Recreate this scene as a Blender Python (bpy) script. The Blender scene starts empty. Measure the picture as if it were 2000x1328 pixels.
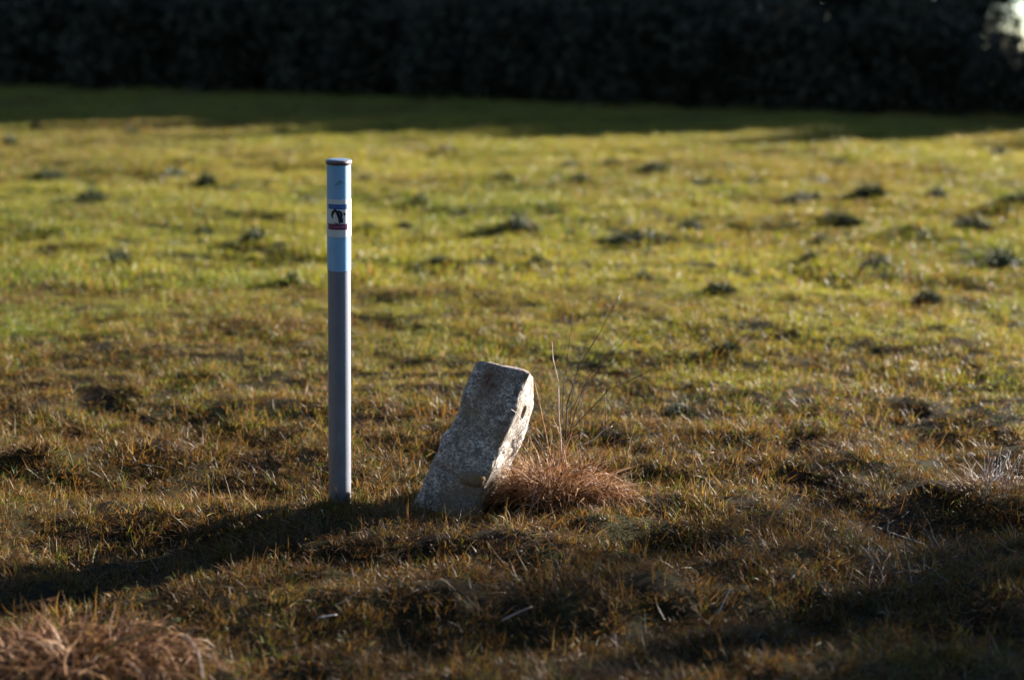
import bpy, bmesh, math, random
import numpy as np
from mathutils import Vector, Matrix, Euler

S = bpy.context.scene
COL = S.collection
R = math.radians

# ------------------------------------------------------------------ camera
CAM_H = 1.44
PITCH = 11.67
FPX = 2778.0                       # focal length in pixels of a 2000 px wide frame (50 mm on a 36 mm sensor)
cd = bpy.data.cameras.new("camera")
cam = bpy.data.objects.new("camera", cd)
COL.objects.link(cam)
cam.location = (0, 0, CAM_H)
cam.rotation_euler = (R(90 - PITCH), 0, 0)
cd.lens = 50.0
cd.sensor_width = 36.0
cd.clip_start = 0.05
cd.clip_end = 3000
cd.dof.use_dof = True
cd.dof.focus_distance = 4.52
cd.dof.aperture_fstop = 1.4
cd.dof.aperture_blades = 9
S.camera = cam

# ------------------------------------------------------------------ light
SUN_AZ = (0.82, 0.57)              # towards the sun, seen from above: right and behind the field
SUN_EL = 14.0
EXPOSURE = 2.25
S.view_settings.view_transform = 'Standard'
S.view_settings.look = 'None'
S.view_settings.exposure = EXPOSURE
S.view_settings.gamma = 1.0
S.cycles.max_bounces = 8
S.cycles.transparent_max_bounces = 8
S.cycles.diffuse_bounces = 3
S.cycles.use_denoising = True
S.cycles.caustics_reflective = False
S.cycles.caustics_refractive = False
W = bpy.data.worlds.new("World")
S.world = W
W.use_nodes = True
wn = W.node_tree
wn.nodes.clear()
wo = wn.nodes.new('ShaderNodeOutputWorld')
wb = wn.nodes.new('ShaderNodeBackground')
sky = wn.nodes.new('ShaderNodeTexSky')
sky.sky_type = 'NISHITA'
sky.sun_disc = False
sky.sun_elevation = R(SUN_EL)
az = math.atan2(SUN_AZ[0], SUN_AZ[1])
sky.sun_rotation = az
sky.air_density = 1.0
sky.dust_density = 0.0
sky.altitude = 2500
sky.ozone_density = 1.2
wb.inputs['Strength'].default_value = 0.05
wn.links.new(sky.outputs[0], wb.inputs[0])
wn.links.new(wb.outputs[0], wo.inputs[0])
sl = bpy.data.lights.new("sun", 'SUN')
sl.energy = 5.0
sl.angle = R(0.5)
sl.color = (1.0, 0.90, 0.79)
sun = bpy.data.objects.new("sun", sl)
COL.objects.link(sun)
_n = math.hypot(*SUN_AZ)
sdir = Vector((SUN_AZ[0] / _n * math.cos(R(SUN_EL)), SUN_AZ[1] / _n * math.cos(R(SUN_EL)), math.sin(R(SUN_EL))))
sun.rotation_euler = sdir.to_track_quat('Z', 'Y').to_euler()
sun.location = (20, 10, 20)

# ------------------------------------------------------------------ helpers
def tag(o, label=None, cat=None, group=None, kind=None):
    if label: o['label'] = label
    if cat: o['category'] = cat
    if group: o['group'] = group
    if kind: o['kind'] = kind
    return o

def link_mesh(name, me, mat=None, parent=None, loc=None):
    o = bpy.data.objects.new(name, me)
    COL.objects.link(o)
    if mat is not None and not me.materials:
        me.materials.append(mat)
    if parent is not None:
        o.parent = parent
    if loc is not None:
        o.location = loc
    return o

def empty(name, loc=(0, 0, 0), rz=0.0):
    o = bpy.data.objects.new(name, None)
    COL.objects.link(o)
    o.location = loc
    o.rotation_euler = (0, 0, rz)
    o.empty_display_size = 0.1
    return o

def np_mesh(name, V, F, smooth=False, attrs=None):
    """V: n x 3, F: list of index tuples or m x k array"""
    me = bpy.data.meshes.new(name)
    V = np.asarray(V, dtype=np.float32)
    if isinstance(F, np.ndarray):
        k = F.shape[1]
        me.vertices.add(len(V)); me.vertices.foreach_set('co', V.ravel())
        me.loops.add(F.size); me.loops.foreach_set('vertex_index', F.ravel().astype(np.int32))
        me.polygons.add(len(F))
        me.polygons.foreach_set('loop_start', np.arange(0, F.size, k, dtype=np.int32))
        me.polygons.foreach_set('loop_total', np.full(len(F), k, dtype=np.int32))
    else:
        me.from_pydata([tuple(map(float, v)) for v in V], [], F)
    me.update(calc_edges=True)
    if attrs:
        for an, av in attrs.items():
            a = me.attributes.new(an, 'FLOAT', 'POINT')
            a.data.foreach_set('value', np.asarray(av, dtype=np.float32))
    if smooth:
        me.polygons.foreach_set('use_smooth', np.ones(len(me.polygons), dtype=bool))
    me.validate()
    return me

def hash2(ix, iy, seed):
    n = (ix.astype(np.int64) * 374761393 + iy.astype(np.int64) * 668265263 + seed * 1442695041) & 0xffffffff
    n = ((n ^ (n >> 13)) * 1274126177) & 0xffffffff
    n = n ^ (n >> 16)
    return (n & 0xffffff) / float(0xffffff)

def vnoise(x, y, scale, seed):
    x = np.asarray(x, float) / scale; y = np.asarray(y, float) / scale
    ix = np.floor(x); iy = np.floor(y)
    fx = x - ix; fy = y - iy
    fx = fx * fx * (3 - 2 * fx); fy = fy * fy * (3 - 2 * fy)
    a = hash2(ix, iy, seed); b = hash2(ix + 1, iy, seed)
    c = hash2(ix, iy + 1, seed); d = hash2(ix + 1, iy + 1, seed)
    return (a + (b - a) * fx) * (1 - fy) + (c + (d - c) * fx) * fy - 0.5

def ray(px, py):
    a = math.atan((664 - py) / FPX)          # small-angle: vertical
    p = R(PITCH)
    dx = (px - 1000) / FPX; dz = (664 - py) / FPX
    f = Vector((0, math.cos(p), -math.sin(p))); u = Vector((0, math.sin(p), math.cos(p)))
    return f + u * dz + Vector((1, 0, 0)) * dx

def P(px, py, z=0.0):
    """ground point seen at a photograph pixel"""
    d = ray(px, py)
    t = (z - CAM_H) / d.z
    return Vector((d.x * t, d.y * t, z))

def PY(px, py, y):
    """point seen at a photograph pixel at distance y"""
    d = ray(px, py)
    t = y / d.y
    return Vector((d.x * t, y, CAM_H + d.z * t))

POST_B = P(664, 972)
STONE_B = P(868, 985)

# hollows (+) and humps (-): pixel, pixel, radius x, radius y, depth
HOLL = [(1010, 985, .28, .09, .095), (745, 955, .16, .14, .05), (560, 960, .12, .10, .045), (420, 930, .28, .12, .04), (150, 930, .16, .10, .05),
        (1300, 1040, .16, .10, .06), (720, 1090, .22, .10, .03), (1560, 1190, .30, .12, .06), (1900, 1010, .30, .14, .07),
        (330, 1040, .25, .10, .03), (1250, 990, .10, .07, .04), (1080, 1110, .16, .07, .03), (1500, 870, .3, .1, .02),
        (1000, 1060, .30, .07, -.035), (1350, 960, .22, .07, -.02), (640, 1060, .22, .07, -.03), (90, 905, .12, .08, -.05), (300, 870, .25, .1, -.03),
        (800, 1160, .35, .07, -.03), (150, 1290, .22, .12, -.03), (1940, 950, .22, .12, -.03), (1180, 1020, .12, .06, -.02)]
MOLE = [(20, 292, .24), (95, 347, .22), (255, 268, .2), (405, 362, .2), (876, 302, .24), (822, 398, .16), (717, 355, .14), (980, 358, .15), (1115, 330, .2),
        (1133, 356, .17), (1196, 328, .18), (1278, 337, .2), (500, 480, .17), (790, 446, .1), (1015, 455, .22), (1240, 472, .3), (1050, 524, .12),
        (1575, 390, .25), (1640, 435, .22), (1605, 474, .17), (1830, 385, .2), (1715, 517, .15), (1408, 576, .13), (1955, 520, .25), (1990, 405, .22),
        (1640, 325, .25), (400, 455, .13), (235, 510, .14), (860, 522, .1), (1255, 553, .1), (1585, 505, .12), (1900, 440, .2), (1350, 450, .16), (180, 400, .2),
        (340, 340, .2), (600, 395, .15), (1812, 588, .12), (1380, 360, .3), (1475, 362, .2), (1950, 300, .3), (70, 255, .25), (550, 262, .22), (1700, 385, .3), (570, 560, .1), (720, 455, .13), (1330, 800, .09), (1420, 690, .1)]

def height(x, y):
    x = np.asarray(x, float); y = np.asarray(y, float)
    near = 1.0 / (1.0 + np.exp((y - 6.0) / 0.9))
    z = 0.05 * vnoise(x, y, 2.3, 1) + 0.035 * vnoise(x, y, 0.9, 2)
    z += (0.035 + 0.045 * near) * vnoise(x, y, 0.33, 3) + (0.012 + 0.04 * near) * vnoise(x, y, 0.13, 4)
    fieldw = 1.0 / (1.0 + np.exp((8.0 - y) / 1.2))
    z += fieldw * (0.09 * vnoise(x, y, .8, 6) + .05 * vnoise(x, y, .45, 7))
    # calm the flat area round post and stone
    w = np.exp(-((x + 0.35) ** 2 / 0.5 + (y - 4.35) ** 2 / 0.12))
    z = z * (1 - 0.85 * w)
    for px, py, rx, ry, dep in HOLL:
        c = P(px, py)
        z -= dep * np.exp(-((x - c.x) / rx) ** 2 - ((y - c.y) / ry) ** 2)
    return z

def hz(x, y):
    return float(height(np.array([x]), np.array([y]))[0])

def on(px, py):
    c = P(px, py)
    return Vector((c.x, c.y, hz(c.x, c.y)))

# ------------------------------------------------------------------ materials
class NT:
    def __init__(s, name):
        s.m = bpy.data.materials.new(name); s.m.use_nodes = True
        s.t = s.m.node_tree; s.t.nodes.clear()
        s.out = s.n('ShaderNodeOutputMaterial')
    def n(s, typ, **kw):
        nd = s.t.nodes.new(typ)
        for k, v in kw.items(): setattr(nd, k, v)
        return nd
    def l(s, a, b): s.t.links.new(a, b)
    def pos(s):
        return s.n('ShaderNodeNewGeometry').outputs['Position']
    def obj(s):
        return s.n('ShaderNodeTexCoord').outputs['Object']
    def noise(s, vec, scale, detail=4, rough=0.6, dist=0.0):
        nd = s.n('ShaderNodeTexNoise'); nd.inputs['Scale'].default_value = scale
        nd.inputs['Detail'].default_value = detail; nd.inputs['Roughness'].default_value = rough
        nd.inputs['Distortion'].default_value = dist
        s.l(vec, nd.inputs['Vector']); return nd.outputs['Fac']
    def ramp(s, fac, stops, interp='LINEAR'):
        r = s.n('ShaderNodeValToRGB'); r.color_ramp.interpolation = interp
        e = r.color_ramp.elements
        while len(e) < len(stops): e.new(0.5)
        for i, (p, c) in enumerate(stops):
            e[i].position = p; e[i].color = (c[0], c[1], c[2], 1) if hasattr(c, '__len__') else (c, c, c, 1)
        s.l(fac, r.inputs['Fac']); return r.outputs['Color']
    def math(s, op, a, b=None, clamp=False):
        m = s.n('ShaderNodeMath', operation=op); m.use_clamp = clamp
        for i, v in enumerate((a, b)):
            if v is None: continue
            if isinstance(v, (int, float)): m.inputs[i].default_value = v
            else: s.l(v, m.inputs[i])
        return m.outputs[0]
    def mix(s, fac, a, b, mode='MIX'):
        m = s.n('ShaderNodeMix', data_type='RGBA', blend_type=mode)
        for i, v in ((0, fac), (6, a), (7, b)):
            if isinstance(v, (int, float)): m.inputs[i].default_value = v
            elif isinstance(v, tuple): m.inputs[i].default_value = (v[0], v[1], v[2], 1)
            else: s.l(v, m.inputs[i])
        return m.outputs[2]
    def attr(s, name):
        return s.n('ShaderNodeAttribute', attribute_name=name)
    def bsdf(s, color, rough=0.6, bump=None, bstr=0.3, bdist=0.01, spec=0.5, **kw):
        b = s.n('ShaderNodeBsdfPrincipled')
        if isinstance(color, tuple): b.inputs['Base Color'].default_value = (*color, 1)
        else: s.l(color, b.inputs['Base Color'])
        if isinstance(rough, (int, float)): b.inputs['Roughness'].default_value = rough
        else: s.l(rough, b.inputs['Roughness'])
        b.inputs['Specular IOR Level'].default_value = spec
        if bump is not None:
            bp = s.n('ShaderNodeBump'); bp.inputs['Strength'].default_value = bstr; bp.inputs['Distance'].default_value = bdist
            s.l(bump, bp.inputs['Height']); s.l(bp.outputs[0], b.inputs['Normal'])
        return b.outputs[0]
    def done(s, shader):
        s.l(shader, s.out.inputs['Surface']); return s.m

def grass_material():
    t = NT("grass_blades")
    pos = t.pos()
    sep = t.n('ShaderNodeSeparateXYZ'); t.l(pos, sep.inputs[0])
    rnd = t.attr('rnd').outputs['Fac']
    tip = t.attr('tip').outputs['Fac']
    dry = t.attr('dryness').outputs['Fac']       # 0 living blade .. 1 dead straw (built into each tuft)
    irnd = t.n('ShaderNodeAttribute', attribute_name='irnd', attribute_type='INSTANCER').outputs['Fac']
    idry = t.n('ShaderNodeAttribute', attribute_name='idry', attribute_type='INSTANCER').outputs['Fac']
    green = t.ramp(rnd, [(0.0, (.028, .075, .014)), (.3, (.075, .145, .016)), (.65, (.17, .235, .02)), (1, (.29, .31, .035))])
    straw = t.ramp(rnd, [(0.0, (.05, .022, .008)), (.3, (.15, .065, .017)), (.6, (.30, .135, .036)), (.85, (.38, .23, .085)), (.95, (.46, .33, .17)), (1, (.55, .45, .30))])
    yg = t.mix(t.math('MULTIPLY', irnd, .7), green, (.27, .27, .035))
    # a green blade is dead when the local dryness beats its own number
    dead = t.math('GREATER_THAN', idry, t.math('FRACT', t.math('MULTIPLY', rnd, 7.31)))
    fac = t.math('MAXIMUM', dead, dry)
    col = t.mix(fac, yg, straw)
    col = t.mix(t.math('MULTIPLY', t.math('POWER', tip, 2.5), .45), col, (.30, .22, .07))
    near_shade = t.math('SUBTRACT', 1.0, t.math('MULTIPLY', idry, .55))
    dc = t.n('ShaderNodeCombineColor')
    for q_ in range(3): t.l(near_shade, dc.inputs[q_])
    col = t.mix(1.0, col, dc.outputs[0], 'MULTIPLY')     # dead litter is darker; extra darkening stands in for foreground shade
    b = t.bsdf(col, 0.48, spec=.38)
    tr = t.n('ShaderNodeBsdfTranslucent')
    col2 = t.mix(1.0, col, (1.0, .95, .6), 'MULTIPLY')
    t.l(col2, tr.inputs['Color'])
    mx = t.n('ShaderNodeMixShader'); mx.inputs[0].default_value = .5
    t.l(b, mx.inputs[1]); t.l(tr.outputs[0], mx.inputs[2])
    return t.done(mx.outputs[0])

def straw_material(name, stops, transl=.25):
    t = NT(name)
    rnd = t.attr('rnd').outputs['Fac']
    n = t.noise(t.obj(), 40, 3)
    f = t.math('ADD', t.math('MULTIPLY', rnd, .8), t.math('MULTIPLY', n, .2))
    col = t.ramp(f, stops)
    b = t.bsdf(col, 0.6, spec=.35)
    tr = t.n('ShaderNodeBsdfTranslucent'); t.l(col, tr.inputs['Color'])
    mx = t.n('ShaderNodeMixShader'); mx.inputs[0].default_value = transl
    t.l(b, mx.inputs[1]); t.l(tr.outputs[0], mx.inputs[2])
    return t.done(mx.outputs[0])

def soil_material():
    t = NT("meadow_ground")
    pos = t.pos()
    big = t.noise(pos, 1.4, 5, .65)
    fine = t.noise(pos, 60, 6, .7)
    sep = t.n('ShaderNodeSeparateXYZ'); t.l(pos, sep.inputs[0])
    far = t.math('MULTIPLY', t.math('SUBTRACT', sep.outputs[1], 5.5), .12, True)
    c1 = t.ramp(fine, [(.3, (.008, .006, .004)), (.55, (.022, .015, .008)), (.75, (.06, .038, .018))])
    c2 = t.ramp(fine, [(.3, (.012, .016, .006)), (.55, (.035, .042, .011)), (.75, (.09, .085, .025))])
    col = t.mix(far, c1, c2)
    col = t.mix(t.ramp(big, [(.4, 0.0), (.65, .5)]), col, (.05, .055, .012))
    return t.done(t.bsdf(col, .95, fine, .8, .02, spec=.1))

M = {}
M['grass'] = grass_material()
M['soil'] = soil_material()
M['straw'] = straw_material("dead_straw", [(0, (.09, .032, .012)), (.4, (.29, .135, .05)), (.75, (.47, .27, .125)), (1, (.74, .54, .42))], .3)
M['moss_straw'] = straw_material("brown_thatch", [(0, (.04, .016, .006)), (.5, (.13, .058, .022)), (.85, (.25, .135, .055)), (1, (.42, .28, .15))], .25)
M['stem'] = straw_material("dark_stem", [(0, (.02, .012, .008)), (.6, (.06, .032, .02)), (1, (.12, .07, .045))], .0)
M['palestem'] = straw_material("pale_stem", [(0, (.34, .24, .2)), (.6, (.5, .38, .32)), (1, (.68, .56, .5))], .1)
M['whitestem'] = straw_material("bleached_straw", [(0, (.38, .36, .36)), (1, (.8, .78, .8))], .1)
M['greenblade'] = straw_material("green_blade", [(0, (.06, .13, .03)), (1, (.22, .32, .13))], .3)

# ------------------------------------------------------------------ ground
def build_ground():
    rs = [0.4]
    while rs[-1] < 600:
        r = rs[-1]
        step = 0.03 if 2.4 < r < 7 else (0.012 * r if r < 40 else .06 * r)
        rs.append(r + max(step, .03))
    rs = np.array(rs)
    th = np.concatenate([np.linspace(-32, 36, 300), np.linspace(40, 324, 60)])
    th = np.radians(th)
    rr, tt = np.meshgrid(rs, th, indexing='ij')
    x = rr * np.sin(tt); y = rr * np.cos(tt)
    z = height(x, y)
    z = z * np.clip(1.4 - rr / 90, 0, 1)
    nr, nt = rr.shape
    V = np.stack([x.ravel(), y.ravel(), z.ravel() - .006], 1)
    V = np.vstack([V, [[0, 0, 0]]])
    i, j = np.meshgrid(np.arange(nr - 1), np.arange(nt), indexing='ij')
    j2 = (j + 1) % nt
    F = np.stack([i * nt + j, (i + 1) * nt + j, (i + 1) * nt + j2, i * nt + j2], -1).reshape(-1, 4)[:, ::-1]
    # inner disc, as quads with a doubled corner is invalid; use degenerate-free small triangles through pydata merge
    me = np_mesh("ground", V, F.copy(), smooth=True)
    bm = bmesh.new(); bm.from_mesh(me); bm.verts.ensure_lookup_table()
    c = bm.verts[len(V) - 1]
    for k in range(nt):
        bm.faces.new((c, bm.verts[(k + 1) % nt], bm.verts[k]))
    bmesh.ops.recalc_face_normals(bm, faces=bm.faces)
    bm.normal_update()
    if sum(f.normal.z for f in bm.faces) < 0:
        bmesh.ops.reverse_faces(bm, faces=bm.faces)
    for f in bm.faces: f.smooth = True
    bm.to_mesh(me); bm.free()
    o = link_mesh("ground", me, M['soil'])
    tag(o, "meadow soil and thatch under the grass", kind='structure')
build_ground()

# ------------------------------------------------------------------ blades
def blades(rng, n, radius, h0, h1, w0, w1, lean0, lean1, curl, segs=3, dryp=0.0, flat=0.0, centre=None):
    """n curved tapering blades rooted in a disc; returns V, F(quads), attrs"""
    a = rng.uniform(0, 2 * np.pi, n); rr = radius * np.sqrt(rng.uniform(0, 1, n))
    root = np.stack([rr * np.cos(a), rr * np.sin(a), np.full(n, -0.006)], 1)
    h = rng.uniform(h0, h1, n); w = rng.uniform(w0, w1, n)
    la = rng.uniform(0, 2 * np.pi, n)
    # lean outwards a little
    la = np.where(rng.uniform(0, 1, n) < .5, a + rng.normal(0, .6, n), la)
    lean = np.radians(rng.uniform(lean0, lean1, n))
    cu = np.radians(rng.uniform(0, curl, n))
    face = rng.uniform(0, 2 * np.pi, n)
    V = np.zeros((n, segs + 1, 2, 3)); tip = np.zeros((n, segs + 1, 2))
    p = root.copy(); ang = lean.copy()
    side = np.stack([np.cos(face), np.sin(face), np.zeros(n)], 1)
    for s in range(segs + 1):
        f = s / segs
        ww = w * .8 * (1 - f ** 1.6) * .5 + .0002
        V[:, s, 0] = p - side * ww[:, None]; V[:, s, 1] = p + side * ww[:, None]
        tip[:, s, :] = f
        d = np.stack([np.sin(ang) * np.cos(la), np.sin(ang) * np.sin(la), np.cos(ang)], 1)
        p = p + d * (h / segs)[:, None]
        ang = ang + cu / segs
        la = la + rng.normal(0, .12, n)
    V = V.reshape(-1, 3)
    base = np.arange(n)[:, None] * (segs + 1) * 2
    F = []
    for s in range(segs):
        o = base + s * 2
        F.append(np.concatenate([o, o + 1, o + 3, o + 2], 1))
    F = np.concatenate(F)
    rnd = np.repeat(rng.uniform(0, 1, n), (segs + 1) * 2)
    dr = np.repeat((rng.uniform(0, 1, n) < dryp).astype(float), (segs + 1) * 2)
    return V, F, {'rnd': rnd, 'tip': tip.ravel(), 'dryness': dr}

rng = np.random.default_rng(11)
tufts = []
def tuft(name, *a, **k):
    V, F, at = blades(rng, *a, **k)
    me = np_mesh(name, V, F, attrs=at)
    me.materials.append(M['grass'])
    o = bpy.data.objects.new(name, me)     # source shape only, never linked to the scene
    tufts.append(o)
# 0-4 upright short living grass
for k in range(5):
    tuft("tuft", 40, .055, .014, .040, .0018, .0036, 5, 60, 70, dryp=.10)
# 5-7 matted dead thatch, nearly lying
for k in range(3):
    tuft("thatch", 34, .06, .02, .07, .0015, .0036, 50, 88, 60, dryp=1.0)
# 8-9 taller loose grass
for k in range(2):
    tuft("tall", 26, .045, .035, .08, .002, .0040, 4, 45, 80, dryp=.25)
# 10-11 mixed broad leaves, low
for k in range(2):
    tuft("broad", 16, .05, .015, .04, .006, .011, 30, 80, 50, dryp=.3)
# 12-13 far-field grass: wider patch
for k in range(2):
    tuft("far", 60, .13, .02, .055, .004, .008, 2, 45, 50, dryp=.18)
# 14 straight dead stalks
tuft("stalks", 6, .06, .05, .13, .0014, .0026, 2, 55, 15, dryp=1.0)
# 15 pale curled leaf bits
tuft("bits", 7, .06, .02, .04, .005, .010, 50, 95, 120, dryp=1.0)

def zone_points(y0, y1, dens, seed, marg=.7):
    g = np.random.default_rng(seed)
    hw1 = .37 * y1 + marg
    n = int(dens * (y1 - y0) * 2 * hw1)
    y = g.uniform(y0, y1, n); x = g.uniform(-hw1, hw1, n)
    k = np.abs(x) < .37 * y + marg
    return x[k], y[k]

def clear_mask(x, y):
    """True where nothing solid stands"""
    ok = ((x - POST_B.x) ** 2 + (y - POST_B.y) ** 2) > .048 ** 2
    sx, sy = STONE_B.x, STONE_B.y
    ok &= ~((np.abs(x - sx - .02) < .10) & (y > sy - .02) & (y < sy + .24))
    return ok

X = []; Y = []; IDX = []; SC = []; TI = []; DRY = []; IR = []
def add_zone(y0, y1, dens, seed, chooser, marg=1.8):
    x, y = zone_points(y0, y1, dens, seed, marg)
    k = clear_mask(x, y); x = x[k]; y = y[k]
    idx, sc, tilt, dry, keep = chooser(x, y, np.random.default_rng(seed + 100))
    for L, v in ((X, x), (Y, y), (IDX, idx), (SC, sc), (TI, tilt), (DRY, dry)):
        L.append(v[keep])
    IR.append(np.clip(.45 + 1.5 * vnoise(x, y, 1.7, 55)[keep] + .8 * vnoise(x, y, .5, 56)[keep] + np.random.default_rng(seed + 7).uniform(-.25, .25, int(keep.sum())), 0, 1))

def pick(g, n, items, p):
    """p: list of arrays of weights"""
    Wt = np.stack([np.broadcast_to(q, (n,)) for q in p], 1); Wt = Wt / Wt.sum(1, keepdims=True)
    c = np.cumsum(Wt, 1); u = g.uniform(0, 1, n)[:, None]
    i = (u > c).sum(1)
    return np.array(items)[np.clip(i, 0, len(items) - 1)]

def near_rule(x, y, g):
    n = len(x)
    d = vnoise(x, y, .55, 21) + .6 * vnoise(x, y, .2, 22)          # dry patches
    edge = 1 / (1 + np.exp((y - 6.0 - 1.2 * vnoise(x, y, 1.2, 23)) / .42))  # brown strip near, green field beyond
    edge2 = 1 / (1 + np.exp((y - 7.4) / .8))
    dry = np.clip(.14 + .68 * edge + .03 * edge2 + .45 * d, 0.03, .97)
    t = pick(g, n, [0, 1, 2, 3, 4, 5, 6, 7, 8, 9, 10, 11, 14, 15],
             [1, 1, 1, 1, 1, .2 + 2.2 * dry, .2 + 2.2 * dry, .2 + 2.2 * dry, .35, .35, .25, .25, .12 + .4 * dry, .12 + .5 * dry])
    lush = vnoise(x, y, .28, 31) + .5 * vnoise(x, y, .11, 32)
    sc = g.uniform(.6, 1.05, n) * np.clip(1 + .6 * lush, .8, 1.5)
    tilt = g.normal(0, .25, n)
    return t, sc, tilt, dry * .85, np.ones(n, bool)

def mid_rule(x, y, g):
    n = len(x)
    d = vnoise(x, y, .9, 24) + .7 * vnoise(x, y, .3, 25)
    broad = vnoise(x, y * .5, 3.2, 26)
    dry = np.clip(.08 + .35 * d + .45 * broad + .22 * np.clip((y - 12) / 12, 0, 1), .03, .9)
    t = pick(g, n, [0, 1, 2, 3, 4, 5, 6, 8, 9, 10, 11, 12, 13, 15], [1, 1, 1, 1, 1, .2 + dry, .2 + dry, .25, .25, .3, .3, .8, .8, .1 + .25 * dry])
    lush = vnoise(x, y, .35, 33)
    sc = g.uniform(.8, 1.3, n) * (1 + .6 * lush)
    return t, sc, g.normal(0, .18, n), dry * .8, np.ones(n, bool)

def far_rule(x, y, g):
    n = len(x)
    d = vnoise(x, y, 1.2, 27)
    broad = vnoise(x, y * .5, 3.2, 26)
    dry = np.clip(.27 + .35 * d + .5 * broad, .05, .9)
    t = pick(g, n, [12, 13, 8, 9, 5], [2, 2, .3, .3, .5 * dry])
    lush = vnoise(x, y, .5, 34)
    sc = g.uniform(.9, 1.4, n) * (1 + .6 * lush) * np.where(t < 12, 1.6, 1.0)
    return t, sc, g.normal(0, .15, n), dry * .8, np.ones(n, bool)

def shade_rule(x, y, g):
    t, sc, ti, dry, k = far_rule(x, y, g)
    return t, sc * 1.6, ti, dry, k

add_zone(2.7, 5.4, 850, 1, near_rule)
add_zone(5.4, 8.5, 600, 2, near_rule)
add_zone(8.5, 15, 230, 3, mid_rule)
add_zone(15, 32, 75, 4, far_rule, 5.0)
add_zone(32, 62, 12, 5, shade_rule, 8.0)
def foot_ring(cx, cy, r0, r1, n, seed, front=1.0):
    g = np.random.default_rng(seed)
    a = g.uniform(0, 2 * np.pi, n); q = g.uniform(r0, r1, n)
    x = cx + q * np.cos(a); y = cy + q * np.sin(a) * front
    k = clear_mask(x, y); x = x[k]; y = y[k]; n = len(x)
    for L, v in ((X, x), (Y, y), (IDX, g.choice([8, 9, 5, 6, 14, 0, 1], n)), (SC, g.uniform(.5, .95, n)), (TI, g.normal(0, .2, n)), (DRY, g.uniform(.1, .8, n)), (IR, g.uniform(0, 1, n))):
        L.append(v)
foot_ring(POST_B.x, POST_B.y, .05, .10, 44, 71)
foot_ring(POST_B.x - .0, POST_B.y - .06, .02, .06, 16, 73)
foot_ring(STONE_B.x + .02, STONE_B.y + .08, .13, .22, 70, 72)
X, Y, IDX, SC, TI, DRY, IR = [np.concatenate(v) for v in (X, Y, IDX, SC, TI, DRY, IR)]
Z = height(X, Y)
print("tufts", len(X))

def scatter(name, X, Y, Z, IDX, SC, TI, DRY, IR, sources):
    g = np.random.default_rng(5)
    n = len(X)
    me = bpy.data.meshes.new(name)
    me.vertices.add(n)
    me.vertices.foreach_set('co', np.stack([X, Y, Z], 1).astype(np.float32).ravel())
    rot = np.stack([TI, g.normal(0, .15, n), g.uniform(0, 2 * np.pi, n)], 1).astype(np.float32)
    scl = np.stack([SC, SC, SC * g.uniform(.8, 1.2, n)], 1).astype(np.float32)
    a = me.attributes.new('rot', 'FLOAT_VECTOR', 'POINT'); a.data.foreach_set('vector', rot.ravel())
    a = me.attributes.new('scl', 'FLOAT_VECTOR', 'POINT'); a.data.foreach_set('vector', scl.ravel())
    a = me.attributes.new('idx', 'INT', 'POINT'); a.data.foreach_set('value', IDX.astype(np.int32))
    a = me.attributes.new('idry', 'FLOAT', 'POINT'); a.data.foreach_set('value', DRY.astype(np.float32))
    a = me.attributes.new('irnd', 'FLOAT', 'POINT'); a.data.foreach_set('value', IR.astype(np.float32))
    o = link_mesh(name, me)
    ng = bpy.data.node_groups.new(name, 'GeometryNodeTree')
    ng.interface.new_socket("Geometry", in_out='INPUT', socket_type='NodeSocketGeometry')
    ng.interface.new_socket("Geometry", in_out='OUTPUT', socket_type='NodeSocketGeometry')
    gi = ng.nodes.new('NodeGroupInput'); go = ng.nodes.new('NodeGroupOutput')
    join = ng.nodes.new('GeometryNodeJoinGeometry')
    for s in reversed(sources):
        oi = ng.nodes.new('GeometryNodeObjectInfo'); oi.inputs['Object'].default_value = s
        g2 = ng.nodes.new('GeometryNodeGeometryToInstance')
        ng.links.new(oi.outputs['Geometry'], g2.inputs[0]); ng.links.new(g2.outputs[0], join.inputs[0])
    ip = ng.nodes.new('GeometryNodeInstanceOnPoints')
    ng.links.new(gi.outputs[0], ip.inputs['Points']); ng.links.new(join.outputs[0], ip.inputs['Instance'])
    ip.inputs['Pick Instance'].default_value = True
    for an, typ, sock in (('idx', 'INT', 'Instance Index'), ('rot', 'FLOAT_VECTOR', 'Rotation'), ('scl', 'FLOAT_VECTOR', 'Scale')):
        na = ng.nodes.new('GeometryNodeInputNamedAttribute'); na.data_type = typ; na.inputs[0].default_value = an
        ng.links.new(na.outputs['Attribute'], ip.inputs[sock])
    ng.links.new(ip.outputs[0], go.inputs[0])
    md = o.modifiers.new("scatter", 'NODES'); md.node_group = ng
    return o
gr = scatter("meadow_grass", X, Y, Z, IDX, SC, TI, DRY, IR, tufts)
tag(gr, "short green and straw brown grass covering the whole meadow", "grass", kind='stuff')

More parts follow.
